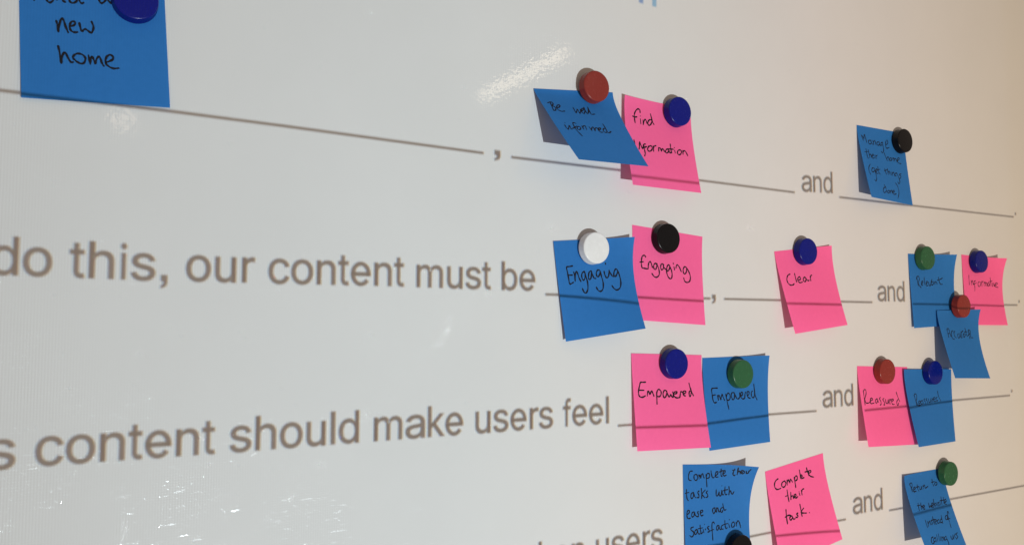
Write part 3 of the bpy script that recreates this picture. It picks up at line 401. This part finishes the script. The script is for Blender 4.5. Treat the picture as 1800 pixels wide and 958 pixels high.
NOTE_SET = [
 ('newhome', 'blue', 0.95, 'blue sticky note reading new home, largest in view and cut by the top edge'),
 ('bewell', 'blue', 0.78, 'blue sticky note reading Be well informed, its bottom curling far out from the board'),
 ('findinfo', 'pink', 0.95, 'pink sticky note reading find Information under a blue magnet'),
 ('manage', 'blue', 0.74, 'blue sticky note reading Manage their home (get things done)'),
 ('engpink', 'pink', 0.90, 'pink sticky note reading Engaging, held by a black magnet'),
 ('engblue', 'blue', 0.90, 'blue sticky note reading Engaging, held by the white magnet'),
 ('clear', 'pink', 0.95, 'pink sticky note reading Clear, alone on its underlined blank'),
 ('relevant', 'blue', 0.74, 'blue sticky note reading Relevant, held by a green magnet'),
 ('informative', 'pink', 0.66, 'pink sticky note reading Informative at the right end of its row'),
 ('accurate', 'blue', 0.74, 'blue sticky note reading Accurate, overlapping the bottom of two other notes'),
 ('empblue', 'blue', 0.90, 'blue sticky note reading Empowered, held by a green magnet'),
 ('emppink', 'pink', 0.95, 'pink sticky note reading Empowered, held by a blue magnet'),
 ('reapink', 'pink', 0.80, 'pink sticky note reading Reassured, held by a red magnet'),
 ('reablue', 'blue', 0.68, 'blue sticky note reading Reassured, held by a blue magnet'),
 ('comblue', 'blue', 0.84, 'blue sticky note reading Complete their tasks with ease and satisfaction'),
 ('compink', 'pink', 1.00, 'tilted pink sticky note reading Complete their task.'),
 ('return', 'blue', 0.74, 'blue sticky note reading Return to the website instead of calling us'),
]
for key, colour, w, label in NOTE_SET:
    o, org = make_note(key, 'sticky_note', colour)
    tag(o, label, 'sticky note', 'sticky notes on the whiteboard')
    make_handwriting(key, o, org, w * 1.22 / 1000)

# ------------------------------------------------------------------ round magnets
def magnet_mesh():
    prof = [(0.0, 0.0), (12.2, 0.0), (12.45, 0.25), (12.45, 0.9), (12.3, 1.2), (12.15, 6.0), (12.05, 6.4), (11.8, 6.75), (11.4, 6.95), (10.9, 7.0), (0.0, 7.0)]
    bm = bmesh.new()
    S = 64
    rings = []
    for r, h in prof:
        if r == 0: rings.append([bm.verts.new((0, -h / 1000, 0))])
        else: rings.append([bm.verts.new((r / 1000 * math.cos(2 * math.pi * k / S), -h / 1000, r / 1000 * math.sin(2 * math.pi * k / S))) for k in range(S)])
    for a, b in zip(rings, rings[1:]):
        for k in range(S):
            k2 = (k + 1) % S
            if len(a) == 1: bm.faces.new((a[0], b[k], b[k2]))
            elif len(b) == 1: bm.faces.new((a[k], b[0], a[k2]))
            else: bm.faces.new((a[k], b[k], b[k2], a[k2]))
    bmesh.ops.recalc_face_normals(bm, faces=bm.faces[:])
    return bm

MAGNET_LABEL = {
 'newhome': 'dark blue round magnet on the new home note, cut by the top edge',
 'bewell': 'red round magnet at the top of the curled Be well informed note',
 'findinfo': 'blue round magnet on the top right corner of the find Information note',
 'manage': 'black round magnet at the top right of the Manage their home note',
 'engblue': 'white round magnet on the blue Engaging note',
 'engpink': 'black round magnet on the pink Engaging note',
 'clear': 'blue round magnet at the top of the pink Clear note',
 'relevant': 'green round magnet at the top of the blue Relevant note',
 'informative': 'blue round magnet at the top of the pink Informative note',
 'accurate': 'red round magnet at the top of the blue Accurate note',
 'emppink': 'blue round magnet at the top of the pink Empowered note',
 'empblue': 'green round magnet at the top of the blue Empowered note',
 'reapink': 'red round magnet at the top of the pink Reassured note',
 'reablue': 'blue round magnet at the top of the blue Reassured note',
 'comblue': 'black round magnet low on the Complete their tasks note, cut by the bottom edge',
 'return': 'green round magnet at the top right of the Return to the website note',
}
base_me = {}
for i, (key, colour, x, z, lift) in enumerate(MAGNETS):
    if colour not in base_me:
        o = link('magnet', magnet_mesh(), M_PLASTIC[colour])
        base_me[colour] = o
        o.data.set_sharp_from_angle(angle=math.radians(60))
    else:
        o = base_me[colour].copy()
        COL.objects.link(o)
    o.location = (x / 1000, -lift / 1000, z / 1000)
    o.rotation_euler = (0, 0.7 * i, 0)
    tag(o, MAGNET_LABEL[key], 'magnet', 'round magnets on the whiteboard')

# ------------------------------------------------------------------ the projector that throws the text on the board
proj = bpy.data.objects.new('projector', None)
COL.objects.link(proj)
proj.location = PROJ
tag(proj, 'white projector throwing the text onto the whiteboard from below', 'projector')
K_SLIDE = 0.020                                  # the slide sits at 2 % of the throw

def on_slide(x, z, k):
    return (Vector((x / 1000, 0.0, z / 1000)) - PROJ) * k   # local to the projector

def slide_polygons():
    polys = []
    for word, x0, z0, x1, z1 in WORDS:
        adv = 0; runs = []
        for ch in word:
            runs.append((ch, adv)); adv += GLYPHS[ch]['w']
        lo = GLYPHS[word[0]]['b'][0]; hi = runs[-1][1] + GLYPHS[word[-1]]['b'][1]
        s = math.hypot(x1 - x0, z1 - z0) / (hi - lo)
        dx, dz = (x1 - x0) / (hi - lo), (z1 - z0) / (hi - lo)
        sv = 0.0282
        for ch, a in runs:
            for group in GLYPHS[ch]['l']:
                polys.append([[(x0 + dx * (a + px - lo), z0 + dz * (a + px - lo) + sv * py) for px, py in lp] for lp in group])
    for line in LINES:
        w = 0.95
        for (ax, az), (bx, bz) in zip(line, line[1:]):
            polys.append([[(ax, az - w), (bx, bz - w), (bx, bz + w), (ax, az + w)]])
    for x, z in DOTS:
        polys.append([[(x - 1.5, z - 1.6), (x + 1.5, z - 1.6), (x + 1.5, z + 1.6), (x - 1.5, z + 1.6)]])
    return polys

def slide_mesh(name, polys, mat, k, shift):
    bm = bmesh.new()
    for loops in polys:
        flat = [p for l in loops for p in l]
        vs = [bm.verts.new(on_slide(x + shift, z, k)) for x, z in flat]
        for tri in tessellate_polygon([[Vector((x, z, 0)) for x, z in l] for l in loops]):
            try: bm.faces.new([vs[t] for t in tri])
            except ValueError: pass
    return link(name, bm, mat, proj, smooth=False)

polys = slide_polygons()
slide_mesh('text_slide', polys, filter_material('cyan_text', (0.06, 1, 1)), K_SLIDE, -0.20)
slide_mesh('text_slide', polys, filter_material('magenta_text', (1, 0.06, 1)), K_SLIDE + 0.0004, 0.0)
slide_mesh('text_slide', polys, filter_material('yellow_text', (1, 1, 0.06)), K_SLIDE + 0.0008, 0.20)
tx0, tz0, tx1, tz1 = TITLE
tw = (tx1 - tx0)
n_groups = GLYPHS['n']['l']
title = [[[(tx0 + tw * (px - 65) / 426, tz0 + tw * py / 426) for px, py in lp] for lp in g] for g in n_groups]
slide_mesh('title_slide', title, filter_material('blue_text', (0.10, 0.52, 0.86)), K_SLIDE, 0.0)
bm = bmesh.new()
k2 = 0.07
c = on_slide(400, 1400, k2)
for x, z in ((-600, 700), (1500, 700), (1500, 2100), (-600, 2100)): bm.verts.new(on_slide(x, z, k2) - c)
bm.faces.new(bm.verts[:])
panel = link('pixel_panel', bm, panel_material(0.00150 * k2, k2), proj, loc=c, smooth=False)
mp, NP, LP, PP = material('projector_plastic')
PP.inputs['Base Color'].default_value = (0.6, 0.6, 0.6, 1)
PP.inputs['Roughness'].default_value = 0.5
mk, NP, LP, PP = material('lens_black')
PP.inputs['Base Color'].default_value = (0.01, 0.01, 0.01, 1)
bm = bmesh.new()
bmesh.ops.create_cube(bm, size=1.0, matrix=Matrix.Translation((0, -0.14, -0.005)) @ Matrix.Diagonal((0.32, 0.24, 0.10, 1)))
bmesh.ops.bevel(bm, geom=bm.edges[:], offset=0.012, segments=3, affect='EDGES')
link('housing', bm, mp, proj)
bm = bmesh.new()
S = 40
r0 = [bm.verts.new((0.045 * math.cos(2 * math.pi * k / S), -0.019, 0.045 * math.sin(2 * math.pi * k / S))) for k in range(S)]
r1 = [bm.verts.new((0.150 * math.cos(2 * math.pi * k / S), 0.15, 0.150 * math.sin(2 * math.pi * k / S))) for k in range(S)]
for k in range(S): bm.faces.new((r0[k], r0[(k + 1) % S], r1[(k + 1) % S], r1[k]))
link('lens_hood', bm, mk, proj)
